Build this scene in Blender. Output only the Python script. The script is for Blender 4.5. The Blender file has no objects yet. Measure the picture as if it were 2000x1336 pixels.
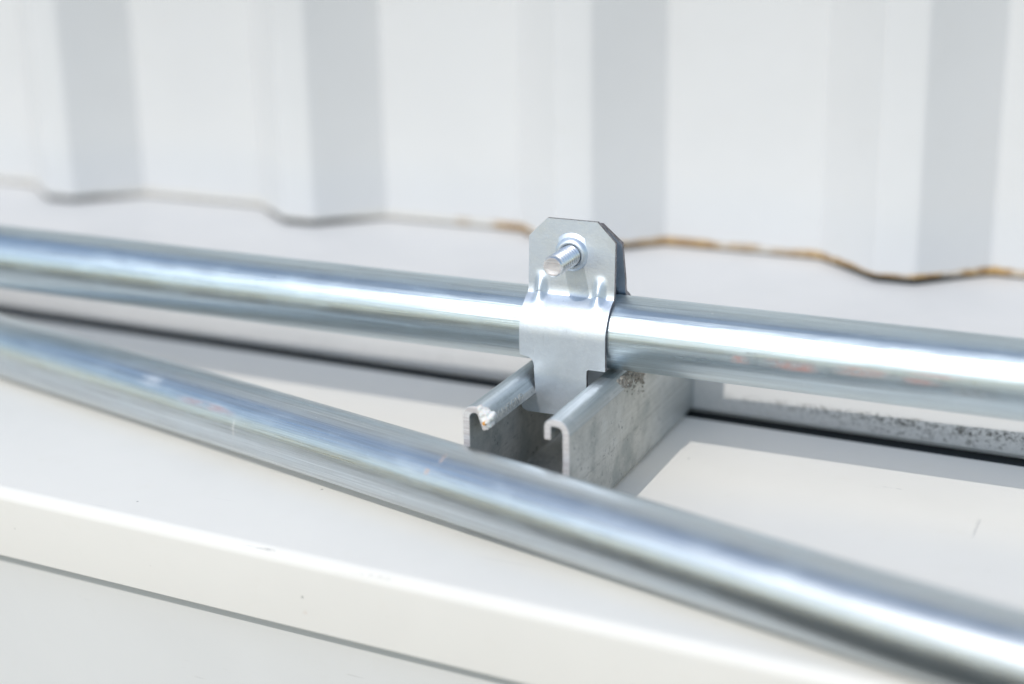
import bpy, bmesh, math, random
from mathutils import Vector, Matrix, noise
random.seed(7)
sc = bpy.context.scene
MM = 0.001                                   # all lengths below are written in millimetres

# ------------------------------------------------------------------ camera
cam = bpy.data.cameras.new('camera'); co = bpy.data.objects.new('camera', cam)
sc.collection.objects.link(co); sc.camera = co
right = Vector((0.910582, 0.412978, -0.017026)); fwd = Vector((-0.397541, 0.863781, -0.309588)); up = Vector((-0.113146, 0.288673, 0.950719))
co.matrix_world = Matrix(((right.x, up.x, -fwd.x, 221.999*MM), (right.y, up.y, -fwd.y, -483.146*MM), (right.z, up.z, -fwd.z, 241.163*MM), (0, 0, 0, 1)))
cam.sensor_width = 36; cam.lens = 3240.85*36/2000; cam.clip_start = 0.01; cam.clip_end = 500
cam.dof.use_dof = True; cam.dof.focus_distance = 0.600; cam.dof.aperture_fstop = 3.3; cam.dof.aperture_blades = 9

# ------------------------------------------------------------------ sky and sun
sun_dir = Vector((-0.235, -1.12, 1.0)).normalized()            # towards the sun: in front, a little left, 41 degrees high
elev = math.asin(sun_dir.z); azim = math.atan2(sun_dir.x, sun_dir.y)
world = bpy.data.worlds.new('World'); sc.world = world; world.use_nodes = True
wn = world.node_tree.nodes; wl = world.node_tree.links
sky = wn.new('ShaderNodeTexSky'); sky.sky_type = 'NISHITA'; sky.sun_disc = False
sky.sun_elevation = elev; sky.sun_rotation = azim; sky.air_density = 1.35; sky.dust_density = 0.6; sky.ozone_density = 0.1
bg = wn['Background']; bg.inputs['Strength'].default_value = 0.15; wl.new(sky.outputs[0], bg.inputs[0])
sun = bpy.data.lights.new('sun', 'SUN'); sun.energy = 2.0; sun.angle = math.radians(0.5); sun.color = (1.0, 0.965, 0.92)
so = bpy.data.objects.new('sun', sun); sc.collection.objects.link(so)
so.rotation_euler = (-sun_dir).to_track_quat('-Z', 'Y').to_euler(); so.location = (-0.5, -2.5, 2.5)
sc.view_settings.view_transform = 'Standard'; sc.view_settings.look = 'None'
sc.view_settings.exposure = 0.0; sc.view_settings.gamma = 1.0
sc.cycles.max_bounces = 10; sc.cycles.diffuse_bounces = 6; sc.cycles.glossy_bounces = 6
sc.cycles.use_denoising = True

# ------------------------------------------------------------------ helpers
def link(name, me, mats=(), parent=None):
    o = bpy.data.objects.new(name, me); sc.collection.objects.link(o)
    for m in mats: me.materials.append(m)
    if parent: o.parent = parent
    return o
def mesh(name, verts, faces, mats=(), parent=None, smooth=35, origin=(0, 0, 0), fmat=None):
    me = bpy.data.meshes.new(name); ox, oy, oz = origin
    me.from_pydata([((x-ox)*MM, (y-oy)*MM, (z-oz)*MM) for x, y, z in verts], [], faces)
    bm = bmesh.new(); bm.from_mesh(me)
    if fmat: 
        bm.faces.ensure_lookup_table()
        for i, f in enumerate(bm.faces): f.material_index = fmat[i]
    bmesh.ops.recalc_face_normals(bm, faces=bm.faces[:]); bm.to_mesh(me); bm.free()
    o = link(name, me, mats, parent)
    o.location = (ox*MM, oy*MM, oz*MM)
    if parent: o.location = Vector(o.location) - parent.matrix_basis.translation
    if smooth:
        for p in me.polygons: p.use_smooth = True
        me.set_sharp_from_angle(angle=math.radians(smooth))
    return o
def empty(name, loc):
    o = bpy.data.objects.new(name, None); sc.collection.objects.link(o); o.location = Vector(loc)*MM; o.empty_display_size = 0.01
    return o
def tag(o, label=None, cat=None, kind=None, group=None):
    if label: o['label'] = label
    if cat: o['category'] = cat
    if kind: o['kind'] = kind
    if group: o['group'] = group
    return o
def bevel(o, w, ang=40, seg=2):
    m = o.modifiers.new('bevel', 'BEVEL'); m.width = w*MM; m.segments = seg; m.limit_method = 'ANGLE'; m.angle_limit = math.radians(ang); m.harden_normals = False
def fillet(pts, radii, n=7):
    """polyline with rounded corners; pts 2D, radii per inner point"""
    out = [Vector(pts[0])]
    for i in range(1, len(pts)-1):
        p = Vector(pts[i]); a = (Vector(pts[i-1])-p).normalized(); b = (Vector(pts[i+1])-p).normalized(); r = radii[i-1]
        if r <= 0: out.append(p); continue
        ang = a.angle(b); t = r/math.tan(ang/2); c = p+(a+b).normalized()*(r/math.sin(ang/2))
        s = p+a*t; e = p+b*t; v0 = s-c; v1 = e-c
        tot = math.atan2(v0.x*v1.y-v0.y*v1.x, v0.dot(v1))
        for k in range(n+1):
            q = tot*k/n; out.append(c+Vector((v0.x*math.cos(q)-v0.y*math.sin(q), v0.x*math.sin(q)+v0.y*math.cos(q))))
    out.append(Vector(pts[-1])); return out
def offset(line, d):
    res = []
    for i, p in enumerate(line):
        a = line[max(i-1, 0)]; b = line[min(i+1, len(line)-1)]; t1 = (p-a); t2 = (b-p)
        if t1.length < 1e-9: t1 = t2
        if t2.length < 1e-9: t2 = t1
        n1 = Vector((-t1.y, t1.x)).normalized(); n2 = Vector((-t2.y, t2.x)).normalized(); n = (n1+n2).normalized()
        res.append(p+n*(d/max(n.dot(n1), 0.4)))
    return res
def strip(name, prof0, prof1, mats, parent=None, close=True, smooth=35, origin=(0, 0, 0), caps=True, nx=1, capmat=0):
    """loft between two closed 3D outlines"""
    n = len(prof0); v = []
    for k in range(nx+1):
        t = k/nx; v += [tuple(a*(1-t)+b*t for a, b in zip(p, q)) for p, q in zip(prof0, prof1)]
    f = []; fm = []
    for k in range(nx):
        for i in range(n if close else n-1):
            j = (i+1) % n; f.append((k*n+i, k*n+j, (k+1)*n+j, (k+1)*n+i)); fm.append(0)
    if close and caps:
        f.append(tuple(range(n))); f.append(tuple(nx*n+i for i in range(n))); fm += [capmat, capmat]
    return mesh(name, v, f, mats, parent, smooth, origin, fm)

# ------------------------------------------------------------------ material helpers
class NT:
    def __init__(s, name):
        s.m = bpy.data.materials.new(name); s.m.use_nodes = True; s.t = s.m.node_tree; s.n = s.t.nodes; s.b = s.n['Principled BSDF']
    def new(s, t, **k):
        q = s.n.new(t)
        for a, v in k.items(): setattr(q, a, v)
        return q
    def put(s, sock, v):
        if hasattr(v, 'is_output'): s.t.links.new(v, sock)
        else: sock.default_value = v
    def math(s, op, a, b=None, c=None, clamp=False):
        q = s.new('ShaderNodeMath', operation=op, use_clamp=clamp)
        for i, v in enumerate((a, b, c)):
            if v is not None: s.put(q.inputs[i], v)
        return q.outputs[0]
    def coord(s): return s.new('ShaderNodeTexCoord').outputs['Object']
    def sep(s, v):
        q = s.new('ShaderNodeSeparateXYZ'); s.put(q.inputs[0], v); return q.outputs
    def comb(s, x, y, z):
        q = s.new('ShaderNodeCombineXYZ')
        for i, v in enumerate((x, y, z)): s.put(q.inputs[i], v)
        return q.outputs[0]
    def scale(s, v, sc3):
        q = s.new('ShaderNodeVectorMath', operation='MULTIPLY'); s.put(q.inputs[0], v); q.inputs[1].default_value = sc3; return q.outputs[0]
    def noise(s, v, scale, detail=3, rough=0.5, dist=0):
        q = s.new('ShaderNodeTexNoise'); s.put(q.inputs['Vector'], v); q.inputs['Scale'].default_value = scale; q.inputs['Detail'].default_value = detail
        q.inputs['Roughness'].default_value = rough; q.inputs['Distortion'].default_value = dist; return q.outputs[0]
    def ramp(s, v, lo, hi, a=0.0, b=1.0):
        q = s.new('ShaderNodeMapRange', interpolation_type='SMOOTHSTEP'); s.put(q.inputs[0], v)
        for i, x in enumerate((lo, hi, a, b)): s.put(q.inputs[i+1], x)
        return q.outputs[0]
    def mix(s, f, a, b):
        q = s.new('ShaderNodeMix', data_type='RGBA'); s.put(q.inputs[0], f)
        for i, v in ((6, a), (7, b)):
            if isinstance(v, tuple) and len(v) == 3: v = (*v, 1)
            s.put(q.inputs[i], v)
        return q.outputs[2]
    def bump(s, h, strength, dist):
        q = s.new('ShaderNodeBump'); q.inputs['Strength'].default_value = strength; q.inputs['Distance'].default_value = dist; s.put(q.inputs['Height'], h); return q.outputs[0]
    def window(s, v, c, half, soft):
        d = s.math('ABSOLUTE', s.math('SUBTRACT', v, c)); return s.ramp(d, half, half-soft if half > soft else 0.0) if False else s.ramp(d, max(half-soft, 0), half, 1.0, 0.0)
    def set(s, **k):
        for a, v in k.items():
            if isinstance(v, tuple) and len(v) == 3: v = (*v, 1)
            s.put(s.b.inputs[a.replace('_', ' ')], v)
        return s.m

def paint(name, col, specks=True, rough=0.55, marks=(), seed=0.0, dirt=0.04):
    t = NT(name); c = t.coord(); x, y, z = t.sep(c)
    base = t.mix(t.ramp(t.noise(c, 9, 4, 0.6), 0.35, 0.75), col, tuple(v*(1-dirt) for v in col))
    base = t.mix(t.math('MULTIPLY', t.ramp(t.noise(c, 60, 5, 0.7), 0.55, 0.8), 0.35), base, tuple(v*w for v, w in zip(col, (0.93, 0.92, 0.89))))
    if specks:
        vo = t.new('ShaderNodeTexVoronoi'); t.put(vo.inputs['Vector'], c); vo.inputs['Scale'].default_value = 75
        dist = vo.outputs['Distance']; rnd = t.sep(vo.outputs['Color'])[0]
        sp = t.math('MULTIPLY', t.ramp(dist, 0.02, 0.055, 1, 0), t.math('GREATER_THAN', rnd, 0.62))
        sp = t.math('MULTIPLY', sp, t.ramp(t.noise(c, 700, 2), 0.4, 0.6))
        base = t.mix(t.math('MULTIPLY', sp, 0.75), base, (0.20, 0.19, 0.17))
    if specks:
        rot = t.new('ShaderNodeMapping'); t.put(rot.inputs[0], c); rot.inputs['Rotation'].default_value = (0.1, 0.05, 0.5); rot.inputs['Scale'].default_value = (26, 1300, 1300)
        scr = t.math('MULTIPLY', t.ramp(t.noise(rot.outputs[0], 1, 2, 0.4), 0.70, 0.76), t.ramp(t.noise(c, 22, 2), 0.5, 0.65))
        base = t.mix(t.math('MULTIPLY', scr, 0.30), base, (0.45, 0.44, 0.42))
    for (mx, hx, my, hy, mz, hz, colr, amt, ns) in marks:
        k = t.math('MULTIPLY', t.math('MULTIPLY', t.window(x, mx*MM, hx*MM, hx*MM*0.4), t.window(y, my*MM, hy*MM, hy*MM*0.6)), t.window(z, mz*MM, hz*MM, hz*MM*0.6))
        k = t.math('MULTIPLY', k, t.ramp(t.noise(t.scale(c, ns), 1, 4, 0.7), 0.42, 0.60)); base = t.mix(t.math('MULTIPLY', k, amt), base, colr)
    b = t.bump(t.noise(c, 420, 3, 0.5), 0.05, 0.0004)
    b2 = t.new('ShaderNodeBump'); b2.inputs['Strength'].default_value = 0.12; b2.inputs['Distance'].default_value = 0.004; t.put(b2.inputs['Height'], t.noise(c, 14, 2)); t.put(b2.inputs['Normal'], b)
    rg = t.ramp(t.noise(c, 30, 4), 0.3, 0.7, rough-0.06, rough+0.1)
    return t.set(Base_Color=base, Roughness=rg, Normal=b2.outputs[0], Specular_IOR_Level=0.15)

def tube_mat(name, base, smears, r, rlo=0.25, rhi=0.39, seed=0.0):
    """zinc coated tube: u = length along the tube, a = angle round it (stored on the mesh)"""
    t = NT(name)
    u = t.new('ShaderNodeAttribute', attribute_name='axial').outputs['Fac']; a = t.new('ShaderNodeAttribute', attribute_name='around').outputs['Fac']
    sx = t.math('MULTIPLY', t.math('SINE', a), r); cx = t.math('MULTIPLY', t.math('COSINE', a), r)
    v = t.comb(t.math('ADD', u, seed), sx, cx)
    streak = t.noise(t.scale(v, (0.012, 1.6, 1.6)), 1, 5, 0.65); fine = t.noise(t.scale(v, (0.05, 7, 7)), 1, 3, 0.6); blot = t.noise(t.scale(v, (0.05, 0.12, 0.12)), 1, 4, 0.6)
    coarse = t.noise(t.scale(v, (0.006, 0.42, 0.42)), 1, 3, 0.55)
    col = t.mix(t.ramp(t.math('ADD', t.math('MULTIPLY', streak, 0.6), t.math('MULTIPLY', coarse, 0.4)), 0.36, 0.64), base, tuple(c*0.70 for c in base))
    col = t.mix(t.math('MULTIPLY', t.ramp(blot, 0.45, 0.7), 0.5), col, tuple(c*w for c, w in zip(base, (0.90, 0.93, 0.95))))
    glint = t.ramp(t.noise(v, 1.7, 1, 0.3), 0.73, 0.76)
    rough = t.math('ADD', t.ramp(streak, 0.25, 0.75, rlo, rhi), t.math('MULTIPLY', t.ramp(blot, 0.4, 0.75), 0.08))
    metal = 1.0; metal_f = None
    for (u0, hu, a0, ha, colr, amt, ns) in smears:
        k = t.math('MULTIPLY', t.window(u, u0, hu, hu*0.75), t.window(a, math.radians(a0), math.radians(ha), math.radians(ha)*0.7))
        k = t.math('MULTIPLY', t.math('MULTIPLY', k, t.ramp(t.noise(t.scale(v, ns), 1, 4, 0.7), 0.25, 0.72)), amt)
        col = t.mix(k, col, colr); metal_f = k if metal_f is None else t.math('MAXIMUM', metal_f, k)
    if metal_f is not None:
        metal = t.math('SUBTRACT', 1.0, t.math('MULTIPLY', metal_f, 0.8)); rough = t.math('ADD', rough, t.math('MULTIPLY', metal_f, 0.25))
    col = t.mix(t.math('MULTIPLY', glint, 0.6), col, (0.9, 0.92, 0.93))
    col = t.mix(t.ramp(fine, 0.54, 0.68, 0, 0.5), col, tuple(c*0.45 for c in base))
    h = t.math('ADD', t.math('ADD', streak, t.math('MULTIPLY', coarse, 1.6)), t.math('MULTIPLY', fine, 0.30))
    return t.set(Base_Color=col, Metallic=metal, Roughness=rough, Normal=t.bump(h, 0.34, 0.00026))

def zinc(name, base, rlo, rhi, scale=1.0, dark=0.82, bump=0.12):
    t = NT(name); c = t.coord()
    n1 = t.noise(c, 90*scale, 5, 0.65); n2 = t.noise(c, 1500*scale, 2, 0.5); n3 = t.noise(t.scale(c, (900, 900, 60)), 1, 3)
    col = t.mix(t.ramp(n1, 0.3, 0.75), base, tuple(v*dark for v in base)); col = t.mix(t.ramp(n2, 0.60, 0.78, 0, 0.45), col, tuple(min(v*1.25, 0.95) for v in base))
    col = t.mix(t.ramp(n3, 0.66, 0.76, 0, 0.35), col, tuple(v*0.6 for v in base))
    return t.set(Base_Color=col, Metallic=1.0, Roughness=t.ramp(n1, 0.3, 0.7, rlo, rhi), Normal=t.bump(t.math('ADD', n2, t.math('MULTIPLY', n1, 1.5)), bump, 0.0002))

M = {}
WHITE = (0.88, 0.85, 0.795)
M['plate'] = paint('white_paint_plate', WHITE, marks=(
    (-78, 10, -47.6, 0.8, -0.3, 1.2, (0.38, 0.37, 0.36), 0.75, (160, 1600, 1600)), (147.3, 0.9, 61, 13, 0, 2, (0.50, 0.49, 0.47), 0.45, (700, 90, 300)), (113, 5, 83.5, 0.5, 0, 2, (0.45, 0.44, 0.42), 0.4, (400, 900, 300)),
    (-30, 9, -50.6, 0.9, -0.6, 2, (0.50, 0.48, 0.45), 0.5, (420, 1500, 1500)),
    (-58, 1.2, -50, 12, -21, 1.6, (0.62, 0.38, 0.24), 0.6, (400, 400, 300))))
M['panel'] = paint('white_paint_panel', (0.79, 0.785, 0.77), rough=0.5)
M['wall'] = paint('white_paint_wall', (0.665, 0.665, 0.66), specks=False, rough=0.45)

# rail: white paint with soot-like grime along a line low on its face
t = NT('white_paint_rail'); c = t.coord(); x, y, z = t.sep(c)
base = t.mix(t.ramp(t.noise(c, 14, 4, 0.6), 0.35, 0.75), (0.735, 0.72, 0.70), (0.69, 0.68, 0.665))
wob = t.math('MULTIPLY', t.math('SUBTRACT', t.noise(t.comb(x, 0.0, 0.0), 70, 4, 0.6), 0.5), 0.004)
zz = t.math('ADD', z, wob)
xr = t.ramp(x, 0.02, 0.12)
band = t.math('MULTIPLY', t.window(zz, 8.2*MM, 3.2*MM, 2.6*MM), t.ramp(t.noise(t.scale(c, (520, 520, 560)), 1, 6, 0.75), 0.42, 0.62))
low = t.math('MULTIPLY', t.window(zz, 4.2*MM, 3.0*MM, 2.5*MM), t.ramp(t.noise(t.scale(c, (420, 420, 560)), 1, 6, 0.75), 0.47, 0.66))
gr = t.math('MULTIPLY', t.math('MAXIMUM', t.math('MULTIPLY', band, 0.95), t.math('MULTIPLY', low, 0.75)), t.math('ADD', 0.12, t.math('MULTIPLY', xr, 0.88)))
left = t.math('MULTIPLY', t.math('MULTIPLY', t.window(zz, 5*MM, 7*MM, 5*MM), t.ramp(t.noise(t.scale(c, (45, 45, 160)), 1, 5, 0.7), 0.42, 0.68)), 0.06)
col = t.mix(left, base, (0.42, 0.41, 0.39)); col = t.mix(gr, col, (0.075, 0.07, 0.06))
M['rail'] = t.set(Base_Color=col, Roughness=0.45, Normal=t.bump(t.noise(c, 300, 4, 0.6), 0.08, 0.0005))

t = NT('rusted_edge'); c = t.coord()
n = t.noise(c, 22, 4, 0.6); n2 = t.noise(c, 260, 4, 0.7); x, y, z = t.sep(c)
right_more = t.ramp(x, -0.24, 0.02, 0.58, 0.34)
rust = t.mix(t.ramp(n2, 0.35, 0.65), (0.52, 0.34, 0.14), (0.31, 0.19, 0.09))
M['rust'] = t.set(Base_Color=t.mix(t.ramp(n, right_more, t.math('ADD', right_more, 0.14)), (0.66, 0.64, 0.59), rust), Roughness=0.8, Normal=t.bump(n2, 0.6, 0.001))
M['gap'] = NT('gap_shade_black').set(Base_Color=(0.032, 0.036, 0.036), Roughness=0.9)  # near-black colour standing in for shade inside the rail and wall gaps

PINK = (0.50, 0.20, 0.15)
M['conduit_a'] = tube_mat('zinc_tube', (0.645, 0.735, 0.785), [
    (66, 4.5, -1, 9, PINK, 0.7, (0.3, 0.3, 0.3)), (84, 12, -1, 11, PINK, 0.85, (0.13, 0.25, 0.25)), (108, 12, 2, 10, (0.52, 0.26, 0.20), 0.75, (0.13, 0.25, 0.25)),
    (127, 10, -2, 7, PINK, 0.7, (0.13, 0.3, 0.3)), (133, 13, 9, 4.5, (0.52, 0.28, 0.24), 0.55, (0.1, 0.3, 0.3)), (144, 7, -9, 8, (0.22, 0.22, 0.22), 0.6, (0.2, 0.3, 0.3)),
    (70, 4, 10, 2, (0.15, 0.15, 0.15), 0.6, (0.8, 0.8, 0.8))], 13.7)
M['conduit_b'] = tube_mat('zinc_tube_worn', (0.71, 0.76, 0.79), [
    (-164, 10, 42, 18, (0.72, 0.74, 0.78), 0.45, (0.05, 0.12, 0.12)), (-129, 19, 30, 9, (0.40, 0.17, 0.18), 0.62, (0.07, 0.25, 0.25)),
    (-112.8, 0.75, 8, 19, (0.86, 0.84, 0.80), 0.85, (0.5, 0.1, 0.1)), (-17.3, 1.0, 60, 13, (0.70, 0.36, 0.22), 0.5, (1.3, 0.3, 0.3)), (-20.8, 1.3, 33, 7, (0.74, 0.36, 0.18), 0.6, (0.9, 0.3, 0.3))],
    13.4, 0.25, 0.40, 500.0)
M['clamp'] = zinc('bright_zinc_sheet', (0.78, 0.84, 0.91), 0.42, 0.58, dark=0.82, bump=0.2)
t = NT('sheared_steel_rim'); c = t.coord()
M['rim'] = t.set(Base_Color=t.mix(t.ramp(t.noise(c, 800, 3), 0.35, 0.65), (0.30, 0.29, 0.31), (0.16, 0.15, 0.16)), Metallic=0.8, Roughness=0.5)
M['bolt'] = zinc('bright_zinc_bolt', (0.86, 0.88, 0.90), 0.24, 0.34, 2.0)

# galvanised strut: dull zinc with cement-like dust on the outer sides
t = NT('dusty_galvanised_strut'); c = t.coord(); x, y, z = t.sep(c)
n1 = t.noise(c, 55, 6, 0.65); n2 = t.noise(c, 700, 4, 0.7); n3 = t.noise(c, 160, 4, 0.6); st = t.noise(t.scale(c, (700, 14, 700)), 1, 4, 0.6)
zincc = t.mix(t.ramp(st, 0.35, 0.7), (0.60, 0.65, 0.68), (0.44, 0.49, 0.51)); zincc = t.mix(t.ramp(n3, 0.5, 0.75, 0, 0.5), zincc, (0.72, 0.75, 0.78))
dustc = t.mix(t.ramp(n1, 0.38, 0.66), (0.62, 0.59, 0.53), (0.37, 0.38, 0.36)); dustc = t.mix(t.ramp(t.math('ADD', n2, t.math('MULTIPLY', t.math('SUBTRACT', n3, 0.5), 0.5)), 0.60, 0.72, 0, 0.85), dustc, (0.10, 0.10, 0.09))
top = t.math('GREATER_THAN', z, 36.8*MM)
lipside = t.math('LESS_THAN', t.math('ABSOLUTE', x), 18.0*MM)
dm = t.math('MULTIPLY', t.ramp(n1, 0.30, 0.62, 0.55, 0.97), t.math('SUBTRACT', 1.0, t.math('MULTIPLY', top, 0.80)))
far = t.ramp(y, 60*MM, 110*MM, 1.0, 0.45)
dm = t.math('MULTIPLY', dm, far)
scr = t.math('MULTIPLY', t.window(z, 17*MM, 0.5*MM, 0.3*MM), t.ramp(t.noise(t.comb(0.0, y, 0.0), 120, 3), 0.42, 0.6))
col = t.mix(dm, zincc, dustc); col = t.mix(t.math('MULTIPLY', scr, 0.3), col, (0.15, 0.15, 0.14))
M['strut'] = t.set(Base_Color=col, Metallic=t.math('SUBTRACT', 0.95, t.math('MULTIPLY', dm, 0.80)), Roughness=t.math('ADD', t.ramp(st, 0.3, 0.7, 0.30, 0.44), t.math('MULTIPLY', dm, 0.38)),
    Normal=t.bump(t.math('ADD', n2, t.math('MULTIPLY', n3, 1.4)), 0.5, 0.0005))
t = NT('saw_cut_steel'); c = t.coord(); w = t.noise(t.scale(c, (90, 90, 1700)), 1, 3, 0.6)
M['cut'] = t.set(Base_Color=t.mix(t.ramp(w, 0.3, 0.7), (0.84, 0.82, 0.81), (0.60, 0.55, 0.54)), Metallic=0.55, Roughness=0.55, Normal=t.bump(w, 0.5, 0.0004))
t = NT('dried_mud'); c = t.coord()
M['mud'] = t.set(Base_Color=t.mix(t.ramp(t.noise(c, 900, 3), 0.35, 0.65), (0.22, 0.20, 0.18), (0.40, 0.385, 0.35)), Roughness=0.95, Normal=t.bump(t.noise(c, 1500, 4, 0.7), 0.8, 0.0006))
t = NT('white_putty'); c = t.coord()
M['putty'] = t.set(Base_Color=t.mix(t.ramp(t.noise(c, 500, 3), 0.45, 0.7), (0.84, 0.83, 0.81), (0.72, 0.68, 0.63)), Roughness=0.8, Subsurface_Weight=0.15, Subsurface_Scale=0.001, Normal=t.bump(t.noise(c, 900, 4), 0.5, 0.0006))
M['orange'] = NT('orange_speck').set(Base_Color=(0.75, 0.33, 0.05), Roughness=0.7)
t = NT('gravelly_ground'); c = t.coord()
M['ground'] = t.set(Base_Color=t.mix(t.ramp(t.noise(c, 3, 6, 0.7), 0.35, 0.65), (0.085, 0.09, 0.08), (0.13, 0.13, 0.115)), Roughness=0.95)

# ------------------------------------------------------------------ setting: ground, plate, panel, rail, corrugated wall
g = mesh('ground', [(-6e4, -6e4, -1000), (6e4, -6e4, -1000), (6e4, 6e4, -1000), (-6e4, 6e4, -1000)], [(0, 1, 2, 3)], [M['ground']], smooth=0)
tag(g, kind='structure')
XL, XR = -900.0, 900.0
yf = lambda X: -53.0-0.0525*X
def ext(name, prof, mats, x0=XL, x1=XR, front=True, smooth=30, parent=None, nx=1):
    """prof: list of (y or ('f',dy), z); extrude along x, 'f' points follow the slanting front edge"""
    def at(X): return [(X, (yf(X)+p[0][1]) if isinstance(p[0], tuple) else p[0]-0.028*X, p[1]) for p in prof]
    return strip(name, at(x0), at(x1), mats, parent, smooth=smooth, nx=nx)
R0 = 4.5
prof = [(128.2, -30.0)]
prof += [(125.7+2.5*math.cos(q), -2.5+2.5*math.sin(q)) for q in [math.pi/2*k/6 for k in range(7)]]
prof += [(('f', R0-R0*math.sin(q)), -R0+R0*math.cos(q)) for q in [math.pi/2*k/10 for k in range(11)]]
prof += [(('f', 2.2), -28.6), (('f', 3.0), -28.9), (('f', 3.6), -28.4), (('f', 1.8), -8.0), (123.0, -8.0), (123.0, -30.0)]
pl = ext('ledge_plate', prof, [M['plate']]); tag(pl, 'flat white painted steel ledge with a folded front lip, under both conduits', None, 'structure')
prof = [(('f', 12), -10.0), (('f', 12), -34.0), (('f', 62), -520.0), (('f', 66), -520.0), (('f', 16), -34.0), (('f', 16), -10.0)]
lp = ext('lower_panel', prof, [M['panel']]); tag(lp, 'pale grey white panel below the dark slit along the front lip', 'panel')
# rail behind: front face, ledge top, shadow groove under its lower edge
prof = fillet([(168, -29), (160, -29), (160, 2.6), (137, 2.6)], [0, 0]) and [(138.0, 3.0), (134.6, 2.4), (134.0, 1.2), (133.4, 1.6), (133.2, 2.6)]
prof += [(133.2+4-4*math.cos(q), 33+4*math.sin(q)) for q in [math.pi/2*k/8 for k in range(9)]]
prof += [(360, 37), (360, -30), (138, -30)]
rl = ext('bottom_rail', prof, [M['rail']]); tag(rl, 'white painted box rail behind the strut, with black grime low on its face', 'rail')
gf = ext('groove_shade', [(128.5, -3.6), (129.8, -2.4), (132.0, -1.7), (137.5, -1.2), (137.5, -12), (128.5, -12)], [M['gap']]); gf.parent = rl; gf['label'] = 'black strip painted as the shade in the groove under the rail'  # added black strip that paints the groove's shade, no separate part

pitch, x_out, y_in, y_out = 152.0, -370.0, 250.0, 223.0
outline = []
for k in range(-4, 9):
    X = x_out+k*pitch
    outline += [(X-13-31, y_in), (X-13, y_out), (X+5, y_out), (X+5+28, y_in)]
line = fillet(outline, [5.0]*(len(outline)-2), 4)
def wallring(z, d=0.0): return [(p.x, p.y-d, z) for p in line]+[(line[-1].x, 300, z), (line[0].x, 300, z)]
wl_ = empty('corrugated_wall', (0, 240, 42)); tag(wl_, 'white corrugated metal wall in the background, rusted along its bottom edge', 'wall')
strip('wall_sheet', wallring(40.4), wallring(1900.0), [M['wall']], wl_, smooth=25, origin=(0, 240, 42))
# rusted lower edge: ragged strip standing just proud of the sheet
v = []; f = []; dens = []
for i in range(len(line)-1):
    a, b = line[i], line[i+1]; n = max(1, int((b-a).length/2.0))
    for k in range(n): dens.append(a.lerp(b, k/n))
dens.append(line[-1]); no = offset(dens, -0.5)
for i, (p, q) in enumerate(zip(dens, no)):
    nz = noise.noise((p.x*0.06, 0.3, 0)); n2 = noise.noise((p.x*0.35, 4.1, 0)); h = 0.9+0.9*nz+0.9*n2
    inn = min(max((p.y-y_out-8)/18, 0), 1); lowz = 40.2-1.9*inn+0.3*n2; h = max(0.5, h)
    v += [(q.x, q.y, lowz), (q.x, q.y, 40.3+h), (p.x, p.y+0.4, 40.4+h), (p.x, p.y+0.4, lowz)]
for i in range(len(dens)-1):
    for k in range(4): f.append((i*4+k, i*4+(k+1) % 4, (i+1)*4+(k+1) % 4, (i+1)*4+k))
re_ = mesh('rust_edge', v, f, [M['rust']], wl_, smooth=60, origin=(0, 240, 42)); re_['label'] = 'orange rust along the cut bottom edge'
ins = offset(dens, 0.9); v = []; f = []
for q in ins: v += [(q.x, q.y, 36.9), (q.x, q.y, 40.6)]
for i in range(len(ins)-1): f.append((2*i, 2*i+2, 2*i+3, 2*i+1))
mesh('sheet_gap_shade', v, f, [M['gap']], wl_, smooth=60, origin=(0, 240, 42))  # added dark backing, paints the shade in the gap below the sheet
# screw head in the wall at the far left
v = []; f = []; n = 16
for r_, d in ((5.0, 0), (5.0, 1.4), (3.4, 2.6), (0.4, 3.0)): v += [(-440+r_*math.cos(2*math.pi*k/n), 253-d, 80+r_*math.sin(2*math.pi*k/n)) for k in range(n)]
for j in range(3):
    for k in range(n): f.append((j*n+k, j*n+(k+1) % n, (j+1)*n+(k+1) % n, (j+1)*n+k))
f.append(tuple(3*n+k for k in range(n)))
s = mesh('screw_head', v, f, [NT('grey_screw').set(Base_Color=(0.33, 0.35, 0.36), Roughness=0.6)], None, origin=(-440, 253, 80)); tag(s, 'small grey screw head in the white wall at the far left', 'screw')

# ------------------------------------------------------------------ strut channel
H, WS, T = 42.2, 41.3, 2.6
hw = WS/2-T/2
cl = [(-11.6, H-8.2), (-14.0, H-1.3), (-hw, H-1.3), (-hw, T/2), (hw, T/2), (hw, H-1.3), (12.4, H-1.3), (12.4, H-7.6)]
cl = fillet(cl, [2.3, 3.3, 2.4, 2.4, 3.4, 1.9], 7)
L1 = offset(cl, T/2); L2 = offset(cl, -T/2)
loop = L1+L2[::-1]
front_y = lambda X: 0.6-0.07*X
strut = empty('strut_channel', (0, 0, 0)); tag(strut, 'short galvanised slotted strut channel, dusty side, sawn end facing the camera, under the clamp', 'strut channel')
def sring(fy, j=0.0): return [(p.x, fy(p.x)+j*random.uniform(-1, 1), p.y) for p in loop]
n = len(loop); nl = len(cl)
ra, rb = sring(front_y), sring(lambda X: 132.5)
v = ra+rb; f = []; fm = []
for i in range(n): f.append((i, (i+1) % n, n+(i+1) % n, n+i)); fm.append(0)
for i in range(nl-1):                                          # cut ends as quads across the sheet thickness
    f.append((i, i+1, n-2-i, n-1-i)); fm.append(1); f.append((n+i, n+i+1, n+n-2-i, n+n-1-i)); fm.append(1)
cb = mesh('channel_body', v, f, [M['strut'], M['cut']], strut, 30, (0, 0, 0), fm); bevel(cb, 0.22, 45, 2)
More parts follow.
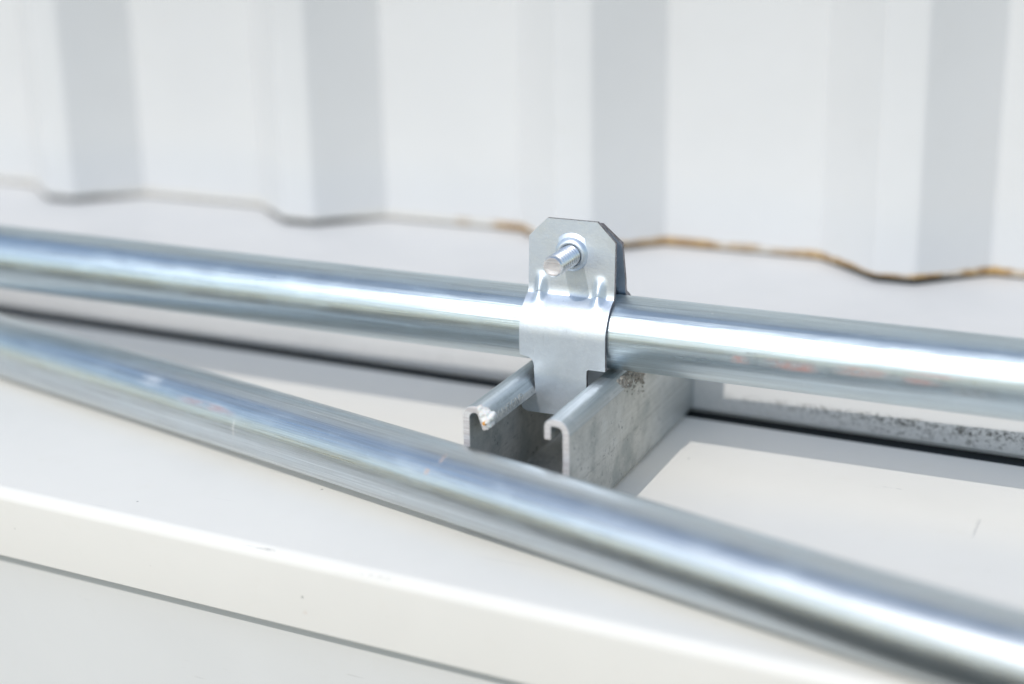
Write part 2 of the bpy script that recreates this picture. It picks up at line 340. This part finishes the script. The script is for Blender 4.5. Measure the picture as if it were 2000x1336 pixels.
# stamped characters along the inner lip (left one)
fc = bpy.data.curves.new('stamp', 'FONT'); fc.body = '20AXTCIND'; fc.size = 3.9*MM; fc.extrude = 0.10*MM; fc.space_character = 1.12; fc.resolution_u = 2
fo = bpy.data.objects.new('stamp_tmp', fc); sc.collection.objects.link(fo); bpy.context.view_layer.update()
me = bpy.data.meshes.new_from_object(fo.evaluated_get(bpy.context.evaluated_depsgraph_get())); bpy.data.objects.remove(fo); me.name = 'stamped_lettering'
me.materials.clear()
so_ = link('stamped_lettering', me, [M['strut']], strut)
# baseline runs along +y on the slot-facing side of the left lip, letters face +x and up
lipdir = Vector((2.4, 0, -6.9)).normalized()                  # down the lip
zl = Vector((lipdir.z*-1, 0, lipdir.x)).normalized()          # outward normal (+x, +z)
xl = Vector((0, 1, 0)); yl = -lipdir
org = Vector((-11.6, 9.0, H-8.2))+zl*(T/2+0.02)-lipdir*0.9
so_.matrix_local = Matrix(((xl.x, yl.x, zl.x, org.x*MM), (xl.y, yl.y, zl.y, org.y*MM), (xl.z, yl.z, zl.z, org.z*MM), (0, 0, 0, 1)))

# ------------------------------------------------------------------ conduits
def tube(name, path, r, mats, origin, wall=1.6, seg=96):
    """path: list of 3D axis points; closed tube with open bore; stores axial length and angle on the mesh"""
    v = []; f = []; ax = []; ar = []
    for ri in (r, r-wall):
        for i, p in enumerate(path):
            a = Vector(path[max(i-1, 0)]); b = Vector(path[min(i+1, len(path)-1)]); d = (b-a).normalized()
            side = Vector((d.y, -d.x, 0)).normalized(); upv = side.cross(d)*-1
            if upv.z < 0: upv = -upv
            for k in range(seg+1):                              # seam at the hidden underside
                q = -math.pi/2-math.pi*0.25+2*math.pi*k/seg
                w = Vector(p)+side*(ri*math.cos(q))+upv*(ri*math.sin(q)); v.append(tuple(w)); ax.append(p[0]); ar.append(q)
    n = seg+1; m = len(path)
    for L in range(2):
        for i in range(m-1):
            for k in range(seg): b0 = L*m*n+i*n+k; f.append((b0, b0+1, b0+n+1, b0+n))
    for i in (0, m-1):
        for k in range(seg): f.append((i*n+k, i*n+k+1, m*n+i*n+k+1, m*n+i*n+k))
    o = mesh(name, v, f, mats, None, 50, origin)
    for nm, data in (('axial', ax), ('around', ar)):
        at = o.data.attributes.new(nm, 'FLOAT', 'POINT'); at.data.foreach_set('value', data)
    return o
CY, CZ, CR = 57.5, 56.4, 13.7
def bow(X): return 0.0 if X > -20 else ((X+20)**2 if X > -300 else 280**2+(-300-X)*560)
c1 = tube('conduit', [(X, CY+0.5e-4*bow(X), CZ) for X in range(-600, 801, 20)], CR, [M['conduit_a']], (0, CY, CZ))
tag(c1, 'straight galvanised conduit held in the clamp on top of the strut', 'conduit', group='conduits')
py = lambda X: 1.00173e-4*X*X-0.246486*X-15.334
pz = lambda X: max(-8.407e-5*X*X-0.01254*X+17.9165, 13.95)
def smz(X): return sum(pz(X+d) for d in range(-40, 41, 5))/17
c2 = tube('conduit', [(X, py(X) if X < 300 else py(300)+(X-300)*(2e-4*300-0.246486), smz(X)) for X in range(-430, 521, 10)], 13.4, [M['conduit_b']], (0, -15, 14))
tag(c2, 'loose galvanised conduit lying slantwise across the ledge in front of the strut', 'conduit', group='conduits')

# ------------------------------------------------------------------ pipe clamp
TH = 1.6; RM = CR+0.15+TH/2
clamp = empty('pipe_clamp', (0, CY, H)); tag(clamp, 'two-piece bright zinc pipe clamp with a threaded bolt, gripping the upper conduit', 'pipe clamp')
def half(name, sgn, ear_top, ytop, ear_hw=16.8):
    ph = math.radians(28); ax_, az_ = RM*math.sin(ph), CZ+RM*math.cos(ph); eb = 5.35
    tl = (eb-ax_)/-math.cos(ph); ctrl = (eb, az_+math.sin(ph)*(ax_-eb)/math.cos(ph))
    prof = []                                                   # (distance from conduit axis plane, z, half width left, right)
    zch = ear_top-7.0
    for k in range(9):
        z_ = ear_top-7.0*k/8; prof.append((z_, ear_hw-7.1*(1-k/8), ear_hw-7.1*(1-k/8)))
    near = 16
    for k in range(1, near+1): prof.append((zch-(zch-75.0)*k/near, ear_hw, ear_hw))
    rows = [((ytop+(eb-ytop)*(ear_top-z_)/(ear_top-75.0)), z_, a, b) for z_, a, b in prof]
    e0 = (eb, 75.0)
    for k in range(1, 9):                                       # bend
        s_ = k/8; rows.append(((1-s_)**2*e0[0]+2*s_*(1-s_)*ctrl[0]+s_*s_*ax_, (1-s_)**2*e0[1]+2*s_*(1-s_)*ctrl[1]+s_*s_*az_, ear_hw, ear_hw))
    for k in range(1, 17):                                      # round the pipe
        q = ph+(math.pi/2-ph)*k/16; rows.append((RM*math.sin(q), CZ+RM*math.cos(q), ear_hw, ear_hw))
    def lo(z_, a, b): rows.append((RM, z_, a, b))
    lo(53.0, ear_hw, ear_hw); lo(49.6, ear_hw, ear_hw); lo(48.6, ear_hw-0.35, ear_hw)
    for a_, z_ in ((ear_hw-2.6, 48.2), (13.0, 47.9), (12.0, 47.4), (11.4, 46.4)): lo(z_, a_, ear_hw)
    lo(45.9, 11.2, ear_hw); lo(45.85, 11.2, 10.2); lo(45.3, 11.1, 9.7); lo(43, 11.0, 9.6); lo(34.6, 10.6, 9.6); lo(34.2, 10.7, 10.2)
    lo(33.6, 15.5, 13.5); lo(33.0, 16.6, 15.0); lo(29.5, 16.6, 15.0); lo(27.6, 15.6, 14.0); lo(26.9, 14.0, 12.0)
    nc = 61; v = []; f = []
    mid = [Vector((d, z_)) for d, z_, a, b in rows]; nrm = []
    for i in range(len(mid)):
        tt = (mid[min(i+1, len(mid)-1)]-mid[max(i-1, 0)])
        nrm.append(Vector((-tt.y, tt.x)).normalized())
    arc = [0.0]
    for i in range(1, len(mid)): arc.append(arc[-1]+(mid[i]-mid[i-1]).length)
    s_rib = arc[9+near+3]
    if nrm[2].x < 0: nrm = [-q for q in nrm]
    for sd in (1, -1):
        for i, (d, z_, a, b) in enumerate(rows):
            p = mid[i]+nrm[i]*(TH/2*sd)
            for c_ in range(nc):
                X = -a+(a+b)*c_/(nc-1); w_ = max(0.0, 1-((arc[i]-s_rib)/7.2)**2)**1.3
                e_ = 2.7*w_*(math.cos(min(abs(X+11.6)/3.0, 1)*math.pi/2)**2+math.cos(min(abs(X-11.2)/3.0, 1)*math.pi/2)**2)
                v.append((X, CY-sgn*(p.x+nrm[i].x*e_), p.y+nrm[i].y*e_))
    m = len(rows)
    for sd in range(2):
        for i in range(m-1):
            for c_ in range(nc-1): q = sd*m*nc+i*nc+c_; f.append((q, q+1, q+nc+1, q+nc))
    for i in range(m-1):
        for c_ in (0, nc-1): q = i*nc+c_; f.append((q, q+nc, m*nc+q+nc, m*nc+q))
    for i in (0, m-1):
        for c_ in range(nc-1): q = i*nc+c_; f.append((q, q+1, m*nc+q+1, m*nc+q))
    nf = 2*(m-1)*(nc-1)
    o = mesh(name, v, f, [M['clamp'], M['rim']], clamp, 40, (0, CY, H), [0]*nf+[1]*(len(f)-nf)); bevel(o, 0.2, 50, 2)
    return o
fh = half('front_strap', 1, 98.0, 3.9); rh = half('rear_strap', -1, 96.2, 0.6)
def lathe_y(name, cx, cz, y0, prof, mats, parent, n=48, sgn=-1, cap=True, smooth=40):
    """prof: (radius, distance out along sgn*y)"""
    v = []; f = []
    for r_, d in prof: v += [(cx+r_*math.cos(2*math.pi*k/n), y0+sgn*d, cz+r_*math.sin(2*math.pi*k/n)) for k in range(n)]
    for j in range(len(prof)-1):
        for k in range(n): f.append((j*n+k, j*n+(k+1) % n, (j+1)*n+(k+1) % n, (j+1)*n+k))
    if cap: f.append(tuple((len(prof)-1)*n+k for k in range(n)))
    o = mesh(name, v, f, mats, None, smooth, (0, CY, H)); o.parent = parent
    o.location = (0, 0, 0) if parent is not clamp else o.location-clamp.location
    return o
BX, BZ, YE = 0.0, 85.4, 52.0                                   # bolt axis, face of the front ear at that height
col_ = lathe_y('bolt_collar', BX, BZ, YE+0.5, [(8.2, -0.4), (7.9, 0.12), (6.6, 0.25), (6.3, 0.5), (6.1, 1.0), (5.5, 1.7), (4.8, 2.05), (4.3, 1.95), (4.05, 1.3), (4.0, -0.2)], [M['clamp']], fh, cap=False, smooth=60)
# bolt with real helical thread
n, pit, r0, dp = 40, 1.9, 3.9, 0.95; v = []; f = []
y_tip, y_in_ = 34.2, 66.0; steps = int((y_in_-y_tip)/0.13)
for j in range(steps+1):
    d = (y_in_-y_tip)*j/steps
    for k in range(n):
        q = 2*math.pi*k/n; fr = (d/pit-k/n) % 1.0; tri = abs(2*fr-1); tri = min(max((tri-0.12)/0.76, 0), 1)
        fade = min(max((d-0.7)/1.0, 0), 1); r_ = r0-dp*tri*fade-(0.6*(1-min(d/0.8, 1)) if d < 0.8 else 0)
        v.append((BX+r_*math.cos(q), y_tip+d, BZ+r_*math.sin(q)))
for j in range(steps):
    for k in range(n): f.append((j*n+k, j*n+(k+1) % n, (j+1)*n+(k+1) % n, (j+1)*n+k))
base = len(v)                                                    # dished tip
for r_, d in ((2.9, -0.02), (2.3, 0.28), (1.2, 0.42), (0.2, 0.45)): v += [(BX+r_*math.cos(2*math.pi*k/n), y_tip+d, BZ+r_*math.sin(2*math.pi*k/n)) for k in range(n)]
for k in range(n): f.append((k, (k+1) % n, base+(k+1) % n, base+k))
for j in range(3):
    for k in range(n): f.append((base+j*n+k, base+j*n+(k+1) % n, base+(j+1)*n+(k+1) % n, base+(j+1)*n+k))
f.append(tuple(base+3*n+k for k in range(n)))
bo = mesh('bolt', v, f, [M['bolt'], M['cut']], clamp, 45, (0, CY, H), [0]*(steps*n)+[1]*(len(f)-steps*n)); bo['label'] = 'threaded bolt end sticking out of the clamp ear'
lathe_y('bolt_head', BX, BZ, 62.6, [(0.1, -1.5), (5.4, -1.5), (5.6, -1.1), (5.6, 2.6), (5.0, 3.2), (0.2, 3.4)], [M['bolt']], bo, n=6, sgn=1, smooth=30)

# ------------------------------------------------------------------ small things stuck on the strut
def lumps(name, items, mat, origin, seed=0, sub=2, amp=0.3, parent=None, vox=0, it=4):
    bm = bmesh.new()
    for (x, y, z, r, sq) in items:
        m = bmesh.ops.create_icosphere(bm, subdivisions=sub, radius=r*MM)
        for w in m['verts']:
            d = 1+amp*noise.noise(Vector((w.co.x/MM*0.7/r*1.8+x+seed, w.co.y/MM*0.7/r*1.8+y, w.co.z/MM*0.7/r*1.8+z)))+0.5*amp*noise.noise(Vector((w.co.x/MM*2.1+x, w.co.y/MM*2.1+y, w.co.z/MM*2.1)))
            w.co = Vector((w.co.x*d, w.co.y*d*sq, w.co.z*d))+Vector((x-origin[0], y-origin[1], z-origin[2]))*MM
    me = bpy.data.meshes.new(name); bm.to_mesh(me); bm.free()
    for p in me.polygons: p.use_smooth = True
    o = link(name, me, [mat], parent); o.location = Vector(origin)*MM
    if parent: o.location = Vector(origin)*MM-parent.location
    if vox:
        m = o.modifiers.new('fuse', 'REMESH'); m.mode = 'VOXEL'; m.voxel_size = vox*MM; m.use_smooth_shade = True
        m = o.modifiers.new('soft', 'SMOOTH'); m.factor = 0.5; m.iterations = it
    return o
pb = lumps('putty_blob', [(-11.3, 2.4, 37.6, 2.4, 0.9), (-12.4, 2.2, 40.2, 1.9, 1.0), (-10.3, 2.9, 38.8, 2.0, 0.9), (-13.5, 1.7, 41.6, 1.3, 1.0), (-10.5, 3.0, 36.4, 1.6, 0.9)], M['putty'], (-11.2, 2.4, 37.2), 3, 4, 0.35, None, 0.22, 5)
tag(pb, 'white crumbly putty blob with an orange speck on the sawn lip of the strut', 'blob')
lumps('orange_speck', [(-11.6, 0.2, 36.9, 0.7, 0.6), (-11.3, 0.3, 37.6, 0.4, 0.6)], M['orange'], (-11.6, 0.2, 36.9), 5, 2, 0.4, pb)
items = []
for k in range(520):
    tt = random.random()**0.8; y = 48+24*tt; core = random.random() < 0.6
    zc = 40.8-abs(random.gauss(0, 1))*(0.9+2.6*tt if core else 1.5+5.0*tt)
    zc = max(min(zc, 41.7), 27); xx = 20.65 if zc < 38.6 else 20.65-(zc-38.6)*0.75
    items.append((xx+random.uniform(-0.3, 0.25), y+random.uniform(-1, 1), zc, random.uniform(0.35, 0.85) if core else random.uniform(0.15, 0.4), random.uniform(0.8, 1.8)))
md = lumps('mud_clump', items, M['mud'], (20.6, 60, 38), 9, 1, 0.5, None, 0.16, 1)
tag(md, 'brown dried mud caked on the strut edge just below the upper conduit', 'mud')
